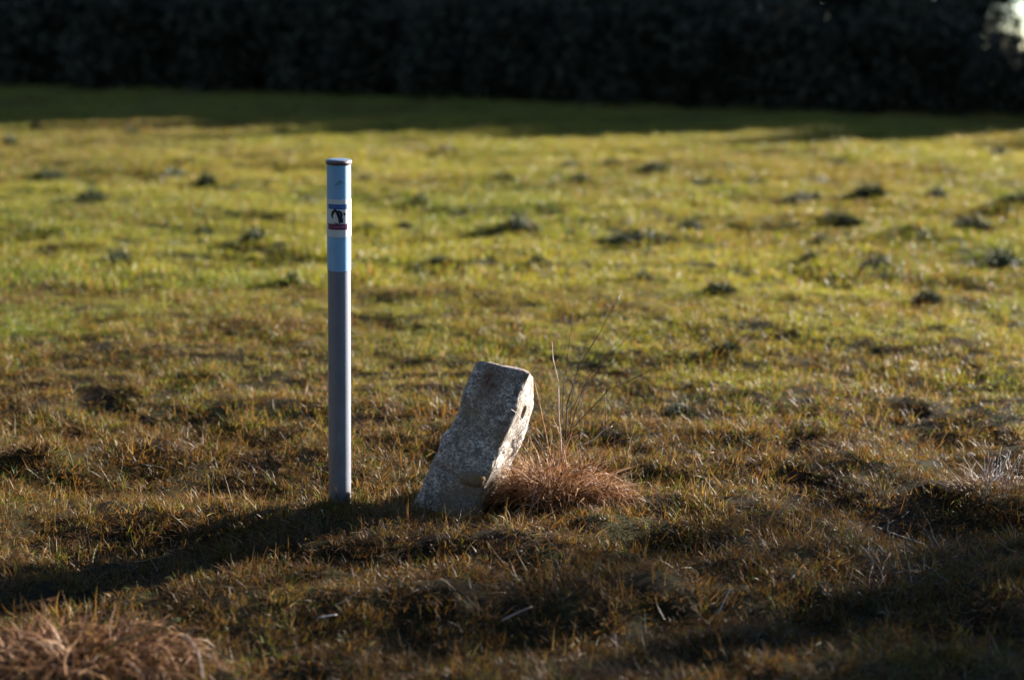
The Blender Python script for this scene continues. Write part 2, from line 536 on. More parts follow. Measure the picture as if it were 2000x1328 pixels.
# ------------------------------------------------------------------ tubes and cards
def tube(bm, pts, r0, r1, sides=6, rnd=.5, lay=None, caps=True):
    pts = [Vector(p) for p in pts]; n = len(pts); rings = []
    for i, p in enumerate(pts):
        d = (pts[min(i + 1, n - 1)] - pts[max(i - 1, 0)]).normalized()
        a = d.orthogonal().normalized(); b = d.cross(a)
        r = r0 + (r1 - r0) * i / (n - 1)
        rings.append([bm.verts.new(p + (a * math.cos(2 * math.pi * k / sides) + b * math.sin(2 * math.pi * k / sides)) * r) for k in range(sides)])
    for A, B in zip(rings, rings[1:]):
        # match ring twist
        best = min(range(sides), key=lambda s: (A[0].co - B[s].co).length)
        B2 = B[best:] + B[:best]
        rings[rings.index(B)] = B2
        for k in range(sides):
            try: f = bm.faces.new((A[k] if A in rings else A[k], A[(k + 1) % sides], B2[(k + 1) % sides], B2[k])); f.smooth = True
            except ValueError: pass
        B[:] = B2
    if caps:
        for rg in (rings[0], rings[-1]):
            try: bm.faces.new(rg)
            except ValueError: pass
    if lay is not None:
        for rg in rings:
            for v in rg: v[lay] = rnd
    return rings

def bm_obj(name, bm, mat, parent=None, recalc=True):
    if recalc: bmesh.ops.recalc_face_normals(bm, faces=bm.faces)
    me = bpy.data.meshes.new(name); bm.to_mesh(me); bm.free()
    return link_mesh(name, me, mat, parent)

def curve_pts(p0, p1, bend, n=8, rr=None, jitter=0.0):
    p0 = Vector(p0); p1 = Vector(p1); bend = Vector(bend); out = []
    for i in range(n + 1):
        f = i / n
        q = p0.lerp(p1, f) + bend * (4 * f * (1 - f))
        if jitter and rr and 0 < i < n: q += Vector((rr.uniform(-1, 1), rr.uniform(-1, 1), rr.uniform(-1, 1))) * jitter
        out.append(q)
    return out

def stem_obj(name, pts, r0, r1, mat, parent=None, rnd=.5, sides=6):
    bm = bmesh.new(); lay = bm.verts.layers.float.new('rnd')
    tube(bm, pts, r0, r1, sides, rnd, lay)
    return bm_obj(name, bm, mat, parent)

# ------------------------------------------------------------------ marker post
def post_material(name, base, rough, dirt):
    t = NT(name)
    p = t.obj()
    n1 = t.noise(p, 14, 6, .65); n2 = t.noise(p, 120, 4, .6)
    mp = t.n('ShaderNodeMapping'); mp.inputs['Scale'].default_value = (60, 60, 4); t.l(p, mp.inputs[0])
    st = t.noise(mp.outputs[0], 1, 5, .6)
    f = t.math('MULTIPLY', t.ramp(n1, [(.45, 0.0), (.72, .5)]), 1.0)
    col = t.mix(f, base, dirt)
    col = t.mix(t.ramp(st, [(.55, 0.0), (.75, .35)]), col, dirt)
    sp = t.n('ShaderNodeSeparateXYZ'); t.l(p, sp.inputs[0])
    low = t.math('SUBTRACT', 1.0, t.math('MULTIPLY', sp.outputs[2], 5.0), True)
    col = t.mix(t.math('MULTIPLY', low, t.ramp(n1, [(.35, 0.0), (.6, .8)])), col, (.06, .045, .03))
    scr = t.n('ShaderNodeTexNoise'); mp2 = t.n('ShaderNodeMapping'); mp2.inputs['Scale'].default_value = (300, 300, 12); t.l(p, mp2.inputs[0]); t.l(mp2.outputs[0], scr.inputs['Vector'])
    scr.inputs['Scale'].default_value = 1
    col = t.mix(t.ramp(scr.outputs['Fac'], [(.66, 0.0), (.72, .5)]), col, tuple(min(.6, c * 2 + .05) for c in base))
    r = t.math('ADD', t.math('MULTIPLY', n1, .25), rough)
    b = t.bsdf(col, r, n2, .12, .0015, spec=.9)
    b.node.inputs['Coat Weight'].default_value = 1.0; b.node.inputs['Coat Roughness'].default_value = .42
    return t.done(b)
M['post_grey'] = post_material("weathered_grey_plastic", (.165, .195, .265), .40, (.09, .105, .135))
M['post_blue'] = post_material("light_blue_plastic", (.23, .53, .88), .38, (.15, .40, .70))
M['cap'] = post_material("dark_cap_plastic", (.11, .05, .055), .5, (.05, .025, .03))
M['cap_top'] = post_material("cap_top_plastic", (.13, .17, .24), .3, (.10, .11, .13))
def plain(name, c, rough=.45):
    t = NT(name)
    n = t.noise(t.obj(), 90, 3)
    col = t.mix(t.math('MULTIPLY', n, .25), c, tuple(x * .6 for x in c))
    return t.done(t.bsdf(col, rough))
M['st_white'] = plain("sticker_white", (.80, .84, .86))
M['st_blue'] = plain("sticker_blue", (.04, .13, .45))
M['st_red'] = plain("sticker_wine", (.20, .03, .11))
M['st_black'] = plain("sticker_black", (.012, .014, .03))
M['st_pink'] = plain("sticker_pale_pink", (.5, .35, .42))
M['st_sky'] = plain("sticker_pale_blue", (.30, .42, .75))

RP = .0358
def build_post():
    top = PY(661.5, 313, POST_B.y - .045)
    base = Vector((POST_B.x, POST_B.y, 0))
    ax = (top - base); L = ax.length
    root = empty("marker_post", base)
    root.rotation_euler = ax.to_track_quat('Z', 'Y').to_euler()
    tag(root, "slim round marker post, light blue above and grey below, beside the leaning stone", "post")
    bpy.context.view_layer.update()
    def ring_tube(z0, z1, r, nseg=48, cap=False, nz=8):
        bm = bmesh.new(); rs_ = []
        for i in range(nz + 1):
            z = z0 + (z1 - z0) * i / nz
            rs_.append([bm.verts.new((r * math.cos(2 * math.pi * k / nseg), r * math.sin(2 * math.pi * k / nseg), z)) for k in range(nseg)])
        for A, B in zip(rs_, rs_[1:]):
            for k in range(nseg):
                f = bm.faces.new((A[k], A[(k + 1) % nseg], B[(k + 1) % nseg], B[k])); f.smooth = True
        if cap:
            bm.faces.new(rs_[0]); bm.faces.new(rs_[-1])
        return bm
    def zat(py):     # height on the post of a photograph row
        lo, hi = 0.0, L
        for _ in range(40):
            m = (lo + hi) / 2; q = base + ax.normalized() * m
            d = q - Vector((0, 0, CAM_H)); p = R(PITCH)
            yy = 664 - FPX * (d.y * math.sin(p) + d.z * math.cos(p)) / (d.y * math.cos(p) - d.z * math.sin(p))
            if yy > py: lo = m
            else: hi = m
        return lo
    zb = zat(526)
    bm_obj("lower_tube", ring_tube(-.12, zb, RP), M['post_grey'], root)
    bm_obj("upper_sleeve", ring_tube(zb - .001, L - .004, RP + .0012), M['post_blue'], root)
    # cap: rim and slightly domed top
    bm = bmesh.new(); n = 48
    prof = [(RP + .0016, L - .012), (RP + .0040, L - .0115), (RP + .0046, L - .006), (RP + .0040, L - .001), (RP + .002, L + .001)]
    rs_ = [[bm.verts.new((r * math.cos(2 * math.pi * k / n), r * math.sin(2 * math.pi * k / n), z)) for k in range(n)] for r, z in prof]
    for A, B in zip(rs_, rs_[1:]):
        for k in range(n):
            f = bm.faces.new((A[k], A[(k + 1) % n], B[(k + 1) % n], B[k])); f.smooth = True
    capo = bm_obj("cap", bm, M['cap'], root)
    bm = bmesh.new(); prof = [(RP + .0021, L + .0008), (RP - .001, L + .0026), (RP * .6, L + .0036), (RP * .2, L + .0040)]
    rs_ = [[bm.verts.new((r * math.cos(2 * math.pi * k / n), r * math.sin(2 * math.pi * k / n), z)) for k in range(n)] for r, z in prof]
    for A, B in zip(rs_, rs_[1:]):
        for k in range(n):
            f = bm.faces.new((A[k], A[(k + 1) % n], B[(k + 1) % n], B[k])); f.smooth = True
    bm.faces.new(rs_[-1])
    bm_obj("cap_top", bm, M['cap_top'], capo)
    # the camera side of the tube in its own axes
    inv = root.matrix_world.inverted().to_3x3()
    toc = inv @ (Vector((0, 0, CAM_H)) - base); A0 = math.atan2(toc.y, toc.x)
    right = inv @ Vector((1, 0, 0))
    # u: 0..1 across the visible width, left to right
    sgn = 1 if (Vector((math.cos(A0 + .1), math.sin(A0 + .1), 0)).dot(right) > Vector((math.cos(A0), math.sin(A0), 0)).dot(right)) else -1
    def au(u):
        return A0 + sgn * math.asin(max(-1, min(1, (u - .5) * 2)))
    def patch(name, poly_fn, r, mat, parent):
        bm = poly_fn(r); return bm_obj(name, bm, mat, parent)
    def band(u0a, u1a, z0, z1, r, n=24):
        """a thin sheet wrapped on the tube, between two angles (given as angle values)"""
        bm = bmesh.new(); A = []; B = []
        for i in range(n + 1):
            a = u0a + (u1a - u0a) * i / n
            A.append(bm.verts.new((r * math.cos(a), r * math.sin(a), z0))); B.append(bm.verts.new((r * math.cos(a), r * math.sin(a), z1)))
        for i in range(n):
            f = bm.faces.new((A[i], A[i + 1], B[i + 1], B[i])); f.smooth = True
        return bm
    r1 = RP + .0019
    z0, z1 = zat(460), zat(387)
    stk = bm_obj("sticker", band(au(.0) - sgn * .55, A0 + sgn * 2.3, z0, z1, r1, 48), M['st_white'], root)
    H = z1 - z0
    def sz(f): return z1 - H * f            # f: 0 top .. 1 bottom
    bm_obj("top_banner", band(au(.08), au(.82), sz(.255), sz(.125), r1 + .0004), M['st_blue'], stk)
    bm_obj("bottom_banner", band(au(.07), au(.84), sz(.80), sz(.645), r1 + .0004), M['st_red'], stk)
    # faint rows of tiny lettering on both banners: short strokes of uneven length
    rr = random.Random(3)
    def script(name, u0, u1, fz, hh, mat):
        bm = bmesh.new(); u = u0
        while u < u1:
            w = rr.choice((.012, .018, .03)); hgt = hh * rr.choice((.6, .6, 1.0)); r = r1 + .0008
            a, b = au(u), au(min(u + w, u1)); zc = sz(fz) - hh * H * .3
            vs = [bm.verts.new((r * math.cos(q), r * math.sin(q), zz)) for q, zz in ((a, zc), (b, zc), (b, zc + hgt * H), (a, zc + hgt * H))]
            bm.faces.new(vs); u += w + rr.choice((.012, .02, .035))
        bm_obj(name, bm, mat, stk)
    script("top_lettering", .17, .74, .195, .05, M['st_sky'])
    script("bottom_lettering", .16, .74, .725, .045, M['st_pink'])
    # black figure mark: drawn shapes as filled outlines in (u, f)
    def shape(pts):
        bm = bmesh.new(); r = r1 + .0006
        vs = [bm.verts.new((r * math.cos(au(u)), r * math.sin(au(u)), sz(f))) for u, f in pts]
        bm.faces.new(vs); bmesh.ops.triangulate(bm, faces=bm.faces)
        return bm
    mark = bmesh.new()
    def strip(cl, wd):
        r = r1 + .0006; L_ = []
        for i, (u, f) in enumerate(cl):
            p, q = cl[max(i - 1, 0)], cl[min(i + 1, len(cl) - 1)]
            dx, dy = q[0] - p[0], (q[1] - p[1]) * 1.6; d = math.hypot(dx, dy) or 1
            w = wd[i] / 2
            for s in (-1, 1):
                uu, ff = u - s * dy / d * w, f + s * dx / d * w / 1.6
                a = au(uu); L_.append(mark.verts.new((r * math.cos(a), r * math.sin(a), sz(ff))))
        for i in range(len(cl) - 1):
            mark.faces.new((L_[2 * i], L_[2 * i + 1], L_[2 * i + 3], L_[2 * i + 2]))
    strip([(.25, .50), (.22, .42), (.27, .33), (.35, .285), (.43, .33), (.48, .41), (.53, .49), (.53, .58), (.50, .64)],
          [.04, .08, .12, .15, .13, .13, .12, .09, .05])
    strip([(.48, .29), (.56, .33), (.61, .39), (.60, .47), (.58, .56), (.62, .62)], [.06, .10, .10, .06, .09, .07])
    strip([(.71, .345), (.73, .385), (.72, .42)], [.05, .09, .04])
    strip([(.66, .49), (.63, .54), (.64, .60)], [.03, .07, .06])
    strip([(.30, .60), (.38, .63), (.46, .64)], [.02, .04, .03])
    strip([(.33, .25), (.33, .29)], [.05, .06])
    bmesh.ops.recalc_face_normals(mark, faces=mark.faces)
    bm_obj("figure_print", mark, M['st_black'], stk)
    # scratched dark mark above the sticker
    mark = bmesh.new()
    z0s = zat(387)
    def strip2(cl, w):
        r = RP + .0016; L_ = []
        for i, (u, py) in enumerate(cl):
            a = au(u)
            for s in (-1, 1):
                L_.append(mark.verts.new((r * math.cos(a), r * math.sin(a), zat(py + s * w * .5))))
        for i in range(len(cl) - 1):
            mark.faces.new((L_[2 * i], L_[2 * i + 1], L_[2 * i + 3], L_[2 * i + 2]))
    strip2([(.36, 360), (.42, 357), (.50, 353), (.56, 351)], 1.8)
    strip2([(.50, 358), (.56, 356), (.60, 353.5)], 1.4)
    strip2([(.57, 350), (.63, 353), (.66, 356)], 1.6)
    bm_obj("scratch_mark", mark, M['st_black'], root)
    # small dark crack above the joint
    bm = bmesh.new(); tube(bm, [(( RP + .0012) * math.cos(au(.12)), (RP + .0012) * math.sin(au(.12)), zat(487)),
                                ((RP + .0012) * math.cos(au(.13)), (RP + .0012) * math.sin(au(.13)), zat(478))], .0005, .0003, 5)
    bm_obj("crack", bm, M['st_black'], root)
build_post()

# ------------------------------------------------------------------ leaning stone
def stone_material():
    t = NT("weathered_granite")
    p = t.obj()
    big = t.noise(p, 9, 5, .65); mid = t.noise(p, 45, 5, .7)
    v = t.n('ShaderNodeTexVoronoi'); v.inputs['Scale'].default_value = 200; t.l(p, v.inputs['Vector'])
    vc = t.n('ShaderNodeSeparateColor'); t.l(v.outputs['Color'], vc.inputs[0])
    speck = vc.outputs[0]
    col = t.ramp(speck, [(0, (.12, .12, .12)), (.22, (.28, .275, .27)), (.55, (.56, .55, .535)), (.85, (.74, .725, .70)), (1, (.86, .84, .81))])
    col = t.mix(t.ramp(mid, [(.40, .85), (.58, 0.0)]), col, (.13, .13, .135))
    col = t.mix(t.ramp(big, [(.42, 0.0), (.62, .7)]), col, (.24, .20, .15))
    col = t.mix(1.0, col, (1.0, .965, .93), 'MULTIPLY')
    # rusty lichen near the top and down the lower right
    a = t.attr('lichen').outputs['Fac']
    lf = t.math('MULTIPLY', a, t.ramp(mid, [(.38, 0.0), (.58, 1.0)]))
    col = t.mix(lf, col, (.13, .065, .04))
    b = t.attr('moss').outputs['Fac']
    mf = t.math('MULTIPLY', b, t.ramp(mid, [(.32, 0.0), (.55, .9)]))
    col = t.mix(mf, col, (.22, .13, .045))
    hgt = t.math('ADD', t.math('MULTIPLY', mid, .7), t.math('MULTIPLY', speck, .25))
    return t.done(t.bsdf(col, .88, hgt, 1.0, .012, spec=.25))
M['stone'] = stone_material()

def interp(tab, f):
    n = len(tab) - 1; x = f * n; i = min(int(x), n - 1); u = x - i
    return tuple(a + (b - a) * u for a, b in zip(tab[i], tab[i + 1]))

def build_stone():
    yL, yE = 4.44, 4.38            # depth of the front-left and front-right edges at the ground
    Lp = [(926, 707), (909, 744), (893, 791), (877, 832), (859, 850), (852, 882), (838, 902), (822, 938), (815, 961), (800, 992), (780, 1040)]
    Ep = [(1034, 728), (1015, 777), (995, 826), (978, 870), (968, 890), (960, 907), (945, 945), (940, 965), (935, 985), (928, 1015), (920, 1060)]
    Rp = [(1042, 738), (1045, 789), (1030, 838), (1013, 885), (1005, 902), (1000, 920), (990, 950), (985, 972), (982, 990), (978, 1018), (972, 1060)]
    T = .22
    phi = math.radians(15)
    NL = 70; per = 14
    bm = bmesh.new(); rings = []
    la = bm.verts.layers.float.new('lichen'); lb = bm.verts.layers.float.new('moss')
    rr = random.Random(8)
    def corner_loop(C, rad=.012):
        """C: 4 corners; returns a closed loop with rounded corners"""
        out = []
        for i in range(4):
            a, b = C[i], C[(i + 1) % 4]
            e = (b - a).length
            for k in range(per):
                f = k / per
                q = a.lerp(b, f)
                out.append(q)
        # round the corners by smoothing nearby points
        for _ in range(1):
            n = len(out); sm = []
            for i in range(n):
                m = (i % per)
                if m in (0,): sm.append((out[i - 1] + out[i] * 1.2 + out[(i + 1) % n]) / 3.2)
                else: sm.append(out[i])
            out = sm
        return out
    for li in range(NL + 1):
        f = li / NL
        l = interp(Lp, f); e = interp(Ep, f); r = interp(Rp, f)
        back = (1 - f) * .03                 # the stone also leans a touch backwards
        A = PY(l[0], l[1], yL + back + .01)
        B = PY(e[0], e[1], yE + back - .02)
        Cc = PY(r[0], r[1], yE + back - .02 + T * math.cos(phi))
        D = A + (Cc - B)
        rings.append((f, corner_loop([A, B, Cc, D])))
    VR = []
    for f, loop in rings:
        cen = sum(loop, Vector()) / len(loop); ring = []
        for i, q in enumerate(loop):
            s, m = divmod(i, per)
            d = (q - cen).normalized()
            n = (vnoise(q.x + q.y * .7, q.z, .09, 51 + s) * .014 + vnoise(q.x + q.y, q.z - q.y, .03, 61 + s) * .007 + vnoise(q.x + q.y, q.z + q.x, .011, 71 + s) * .003)
            n = float(n)
            # chipped arrises
            if m in (0,): n -= abs(float(vnoise(q.z, s, .02, 81))) * .012 + max(0, float(vnoise(q.z, s, .05, 83)) - .2) * .035
            v = bm.verts.new(q + d * n)
            # face 0 = front (left to right), 1 = right face
            lich = 0.0; moss = 0.0
            if s == 0:
                u = m / per
                lich = max(0, 1 - abs(u - .42) / .28) * max(0, 1 - abs(f - .06) / .13) * 1.6
                lich += max(0, 1 - abs(u - .35) / .5) * max(0, 1 - abs(f - .58) / .08) * .5
                moss = max(0, min(1, (f - .52) * 3)) * max(0, (u - .2)) * 1.0
            elif s == 1:
                moss = max(0, min(1, (f - .48) * 4)) * .8
            v[la] = min(1, lich); v[lb] = min(1, moss)
            if s == 0:      # a worn ledge runs across the front below the middle
                u = m / per
                led = math.exp(-((f - .60 - .05 * u) / .012) ** 2)
                v.co += -d * 0 + Vector((0, .009 * led, -.002 * led)) + Vector((0, -.006 if f > .61 + .05 * u else 0, 0))
            ring.append(v)
        VR.append(ring)
    N = len(VR[0])
    for A, B in zip(VR, VR[1:]):
        for k in range(N):
            f = bm.faces.new((A[k], B[k], B[(k + 1) % N], A[(k + 1) % N])); f.smooth = True
    # top: shrinking loops to the centre, gently domed
    prev = VR[0]; cen = sum((v.co for v in prev), Vector()) / N
    up = ((VR[0][0].co - VR[6][0].co)).normalized()
    for s, dz in ((.94, .006), (.8, .010), (.55, .012), (.3, .013)):
        ring = []
        for v in VR[0]:
            q = cen + (v.co - cen) * s + up * (dz + float(vnoise(v.co.x * s, v.co.y * s, .03, 91)) * .006)
            w = bm.verts.new(q); w[la] = .6; ring.append(w)
        for k in range(N):
            f = bm.faces.new((prev[k], prev[(k + 1) % N], ring[(k + 1) % N], ring[k])); f.smooth = True
        prev = ring
    bm.faces.new(prev); bm.faces.new(VR[-1])
    bmesh.ops.recalc_face_normals(bm, faces=bm.faces)
    base = Vector((STONE_B.x, STONE_B.y + .1, 0))
    for v in bm.verts: v.co -= base
    me = bpy.data.meshes.new("boundary_stone"); bm.to_mesh(me); bm.free()
    st = link_mesh("boundary_stone", me, M['stone'], None, base)
    tag(st, "square grey granite stone leaning to the right with a drilled hole in its sunlit side", "stone")
    # drilled hole
    c = PY(1024.5, 809, yE + .11)
    rb = PY(1014, 777, yE); rc = PY(1045, 789, yE + T * math.cos(phi))
    along = (rc - rb).normalized(); upv = (PY(1034, 728, yE) - PY(978, 870, yE)).normalized()
    nrm = along.cross(upv).normalized()
    if nrm.x < 0: nrm = -nrm
    # snap the centre to the face plane
    cb = bmesh.new(); bmesh.ops.create_cone(cb, cap_ends=True, segments=24, radius1=.026, radius2=.027, depth=.12)
    cm = bpy.data.meshes.new("cutter"); cb.to_mesh(cm); cb.free()
    co = bpy.data.objects.new("cutter", cm); COL.objects.link(co)
    q = nrm.to_track_quat('Z', 'Y')
    co.rotation_euler = q.to_euler(); co.location = c
    md = st.modifiers.new("hole", 'BOOLEAN'); md.object = co; md.operation = 'DIFFERENCE'; md.solver = 'EXACT'
    bpy.context.view_layer.update()
    dg = bpy.context.evaluated_depsgraph_get()
    nm = bpy.data.meshes.new_from_object(st.evaluated_get(dg))
    st.modifiers.clear()
    if len(nm.polygons) > 1000: st.data = nm
    nm.name = "boundary_stone"
    bpy.data.objects.remove(co)
    return st
build_stone()

def rock(name, c, sx, sy, sz, seed, mat, label, cat='rock', group=None):
    bm = bmesh.new(); bmesh.ops.create_icosphere(bm, subdivisions=4, radius=1)
    la = bm.verts.layers.float.new('lichen'); lb = bm.verts.layers.float.new('moss')
    for v in bm.verts:
        p = v.co.copy()
        k = 1 + .35 * float(vnoise(p.x + p.z * .5, p.y - p.z, .8, seed)) + .12 * float(vnoise(p.x - p.z, p.y + p.z, .3, seed + 1))
        # flatten into facets
        q = p * k
        q = Vector((math.copysign(abs(q.x) ** .8, q.x) * sx, math.copysign(abs(q.y) ** .8, q.y) * sy, math.copysign(abs(q.z) ** .7, q.z) * sz))
        v.co = q; v[lb] = .9; v[la] = .4
    for f in bm.faces: f.smooth = True
    me = bpy.data.meshes.new(name); bm.to_mesh(me); bm.free()
    o = link_mesh(name, me, mat, None, c)
    tag(o, label, cat, group)
    return o
c = PY(922, 936, 4.36)
r_ = rock("rock", (c.x, c.y + .02, c.z - .004), .045, .035, .022, 5, M['stone'], "small flat brown rock wedged against the foot of the leaning stone")
r_.rotation_euler = (0, R(8), .2)

# ------------------------------------------------------------------ clumps of dead grass (one mesh of blades per clump, stems as parts)
def drooping_clump(name, parent, n, rx, ry, dome, l0, l1, w0, w1, mat, seed, arch=70, dirbias=None):
    """arching dead blades over a dome"""
    g = np.random.default_rng(seed)
    a = g.uniform(0, 2 * np.pi, n); rr_ = np.sqrt(g.uniform(0, 1, n))
    rx_, ry_ = rr_ * rx * np.cos(a), rr_ * ry * np.sin(a)
    z = dome * np.sqrt(np.clip(1 - rr_ ** 2, 0, 1)) * g.uniform(.2, 1, n)
    p = np.stack([rx_, ry_, z], 1)
    L = g.uniform(l0, l1, n); w = g.uniform(w0, w1, n)
    la = a + g.normal(0, .8, n)
    if dirbias is not None: la = np.where(g.uniform(0, 1, n) < .5, dirbias + g.normal(0, .7, n), la)
    ang = np.radians(g.uniform(10, 60, n)) + rr_ * .5
    cu = np.radians(g.uniform(arch * .4, arch * 1.5, n))
    segs = 6; face = la + np.pi / 2 + g.normal(0, .5, n)
    V = np.zeros((n, segs + 1, 2, 3)); tip = np.zeros((n, segs + 1, 2))
    side = np.stack([np.cos(face), np.sin(face), g.normal(0, .3, n)], 1)
    for s in range(segs + 1):
        f = s / segs; ww = w * (1 - f ** 2) * .5 + .0002
        V[:, s, 0] = p - side * ww[:, None]; V[:, s, 1] = p + side * ww[:, None]; tip[:, s] = f
        d = np.stack([np.sin(ang) * np.cos(la), np.sin(ang) * np.sin(la), np.cos(ang)], 1)
        p = p + d * (L / segs)[:, None]; ang = ang + cu / segs; la = la + g.normal(0, .18, n)
        p[:, 2] = np.maximum(p[:, 2], -.01)
    base = np.arange(n)[:, None] * (segs + 1) * 2; F = []
    for s in range(segs):
        o = base + s * 2; F.append(np.concatenate([o, o + 1, o + 3, o + 2], 1))
    rnd = np.repeat(g.uniform(0, 1, n), (segs + 1) * 2)
    me = np_mesh(name, V.reshape(-1, 3), np.concatenate(F), attrs={'rnd': rnd, 'tip': tip.ravel()})
    return link_mesh(name, me, mat, parent)

def local(root, v): return Vector(v) - root.location

# clump right of the stone
c0 = on(1085, 965)
root = empty("dry_grass_clump", c0)
tag(root, "reddish brown clump of dead grass and stalks against the right side of the leaning stone", "dead grass")
drooping_clump("matted_blades", root, 620, .16, .10, .12, .05, .14, .002, .0048, M['straw'], 41, 80)
drooping_clump("upright_blades", root, 420, .11, .05, .07, .12, .27, .0016, .0036, M['straw'], 45, 30)
o = drooping_clump("blades_on_stone", root, 260, .05, .05, .10, .06, .14, .0014, .0034, M['straw'], 46, 60)
o.location = (-.13, .0, 0)
o = drooping_clump("blade_skirt", root, 500, .09, .06, .08, .06, .12, .0012, .003, M['straw'], 42, 130, dirbias=-.2)
o.location = (.16, -.02, -.01)
rr = random.Random(4)
def stem_px(name, root, pts, r0, r1, mat, y0, y1, rnd=.5, jitter=.002):
    """stem through photograph points, running from distance y0 to y1"""
    n = len(pts); out = []
    for i, (px, py) in enumerate(pts):
        out.append(local(root, PY(px, py, y0 + (y1 - y0) * i / (n - 1))))
    # subdivide
    fine = []
    for a, b in zip(out, out[1:]):
        for k in range(3):
            fine.append(a.lerp(b, k / 3) + Vector((rr.uniform(-1, 1), rr.uniform(-1, 1), rr.uniform(-1, 1))) * jitter * .4)
    fine.append(out[-1])
    return stem_obj(name, fine, r0, r1, mat, root, rnd)
by = c0.y
for pts, r0, r1, m, ya, yb, rn in [
    ([(1098, 900), (1092, 820), (1090, 745), (1080, 700), (1078, 668)], .0022, .0008, 'palestem', by, by + .10, .5),
    ([(1075, 900), (1066, 845), (1052, 780), (1044, 745)], .0018, .0008, 'straw', by, by + .06, .7),
    ([(1068, 890), (1028, 830), (1008, 806), (997, 798)], .0014, .0006, 'whitestem', by - .02, by - .12, .5),
    ([(1030, 900), (1032, 858), (1038, 838)], .0012, .0006, 'palestem', by, by, .4),
    ([(1110, 930), (1100, 870), (1088, 835), (1078, 810)], .0016, .0007, 'straw', by, by + .04, .8),
    ([(1140, 868), (1160, 858), (1182, 838), (1196, 832)], .0024, .0010, 'palestem', by + .02, by + .06, .9),
    ([(1148, 908), (1170, 918), (1196, 928), (1215, 938)], .0017, .0008, 'palestem', by, by + .02, .7),
    ([(1150, 928), (1172, 943), (1196, 950), (1232, 957)], .0026, .0012, 'palestem', by - .03, by - .02, .95),
    ([(1140, 955), (1152, 948), (1166, 943)], .0042, .0028, 'palestem', by - .04, by - .03, .9),
    ([(1172, 943), (1168, 965), (1165, 990), (1170, 1005)], .0014, .0008, 'palestem', by - .03, by - .04, .5),
    ([(1040, 966), (1062, 978), (1095, 992), (1110, 1002)], .0016, .0009, 'palestem', by - .10, by - .10, .6),
    ([(1048, 950), (1040, 975), (1034, 1000), (1028, 1015)], .0013, .0007, 'palestem', by - .10, by - .12, .9),
    ([(972, 930), (985, 960), (990, 985), (994, 1005)], .0012, .0006, 'straw', by - .14, by - .14, .5),
    ([(960, 960), (990, 958), (1015, 966), (1050, 970)], .0012, .0007, 'straw', by - .10, by - .1, .4),
    ([(1032, 920), (1045, 945), (1070, 975)], .0012, .0007, 'straw', by - .08, by - .08, .4),
    ([(1125, 900), (1122, 930), (1112, 960), (1115, 985)], .0014, .0008, 'straw', by - .06, by - .08, .6),
    ([(1090, 975), (1130, 985), (1170, 1000)], .0018, .0010, 'palestem', by - .08, by - .08, .4),
]:
    stem_px("dry_stalk", root, pts, r0 * 1.2, r1 * 1.3, M[m], ya, yb, rn)
for k in range(95):
    bx = rr.gauss(1090, 55); bpy_ = rr.uniform(880, 985); d = rr.gauss(.25, .75); L_ = rr.uniform(30, 85)
    bx = max(bx, 985)
    pts = [(bx, bpy_)]
    for s_ in range(3):
        d += rr.uniform(-.1, .35); pts.append((pts[-1][0] + L_ / 3 * math.sin(d), pts[-1][1] - L_ / 3 * math.cos(d)))
    ya = by - .09 + (985 - bpy_) * .0012
    stem_px("dry_stalk", root, pts, rr.uniform(.0011, .002), .0006, M[rr.choice(('straw', 'straw', 'palestem', 'moss_straw'))], ya, ya + rr.uniform(-.05, .05), rr.uniform(.2, 1), .003)
# seed heads, pinkish bulbs in the straw
for px, py in [(1120, 922), (1126, 918), (1146, 950), (1155, 944), (1162, 946), (1142, 962), (1088, 958), (1078, 968)]:
    bm = bmesh.new(); bmesh.ops.create_icosphere(bm, subdivisions=2, radius=1)
    la = bm.verts.layers.float.new('rnd')
    for v in bm.verts: v.co = Vector((v.co.x * .007, v.co.y * .0045, v.co.z * .005)) * (1 + .15 * math.sin(9 * v.co.x + 5 * v.co.z)); v[la] = .9
    for f in bm.faces: f.smooth = True
    o = bm_obj("seed_head", bm, M['palestem'], root, False)
    o.location = local(root, PY(px, py, by - .05)); o.rotation_euler = (0, rr.uniform(-.6, .6), rr.uniform(0, 3))

# dark twiggy plant behind the clump
pr = on(1108, 925)
plant = empty("dead_twig_plant", pr)
tag(plant, "thin dark leafless plant with long stems fanning out behind the dry clump", "plant")
py0 = pr.y
for pts, r0, r1 in [
    ([(1104, 860), (1108, 790), (1130, 715), (1168, 655), (1196, 605), (1213, 572)], .0022, .0006),
    ([(1100, 855), (1100, 770), (1108, 700), (1116, 640), (1120, 610)], .0017, .0006),
    ([(1112, 850), (1135, 770), (1180, 705), (1225, 660), (1258, 626)], .0017, .0005),
    ([(1118, 800), (1150, 735), (1185, 690), (1208, 662)], .0014, .0005),
    ([(1120, 835), (1190, 760), (1262, 728), (1310, 695), (1345, 668)], .0014, .0005),
    ([(1112, 830), (1118, 770), (1138, 690), (1150, 640)], .0013, .0004),
    ([(1150, 800), (1170, 745), (1200, 700)], .0010, .0004),
    ([(1108, 800), (1122, 760), (1112, 720)], .0010, .0004),
    ([(1180, 850), (1184, 800), (1182, 760), (1186, 730)], .0012, .0005),
    ([(1130, 830), (1136, 790), (1128, 750), (1118, 720)], .0011, .0004),
]:
    stem_px("stem", plant, pts, r0 * 1.2, r1 * 1.6, M['stem'], py0, py0 + .10, rr.uniform(.1, .8), .004)

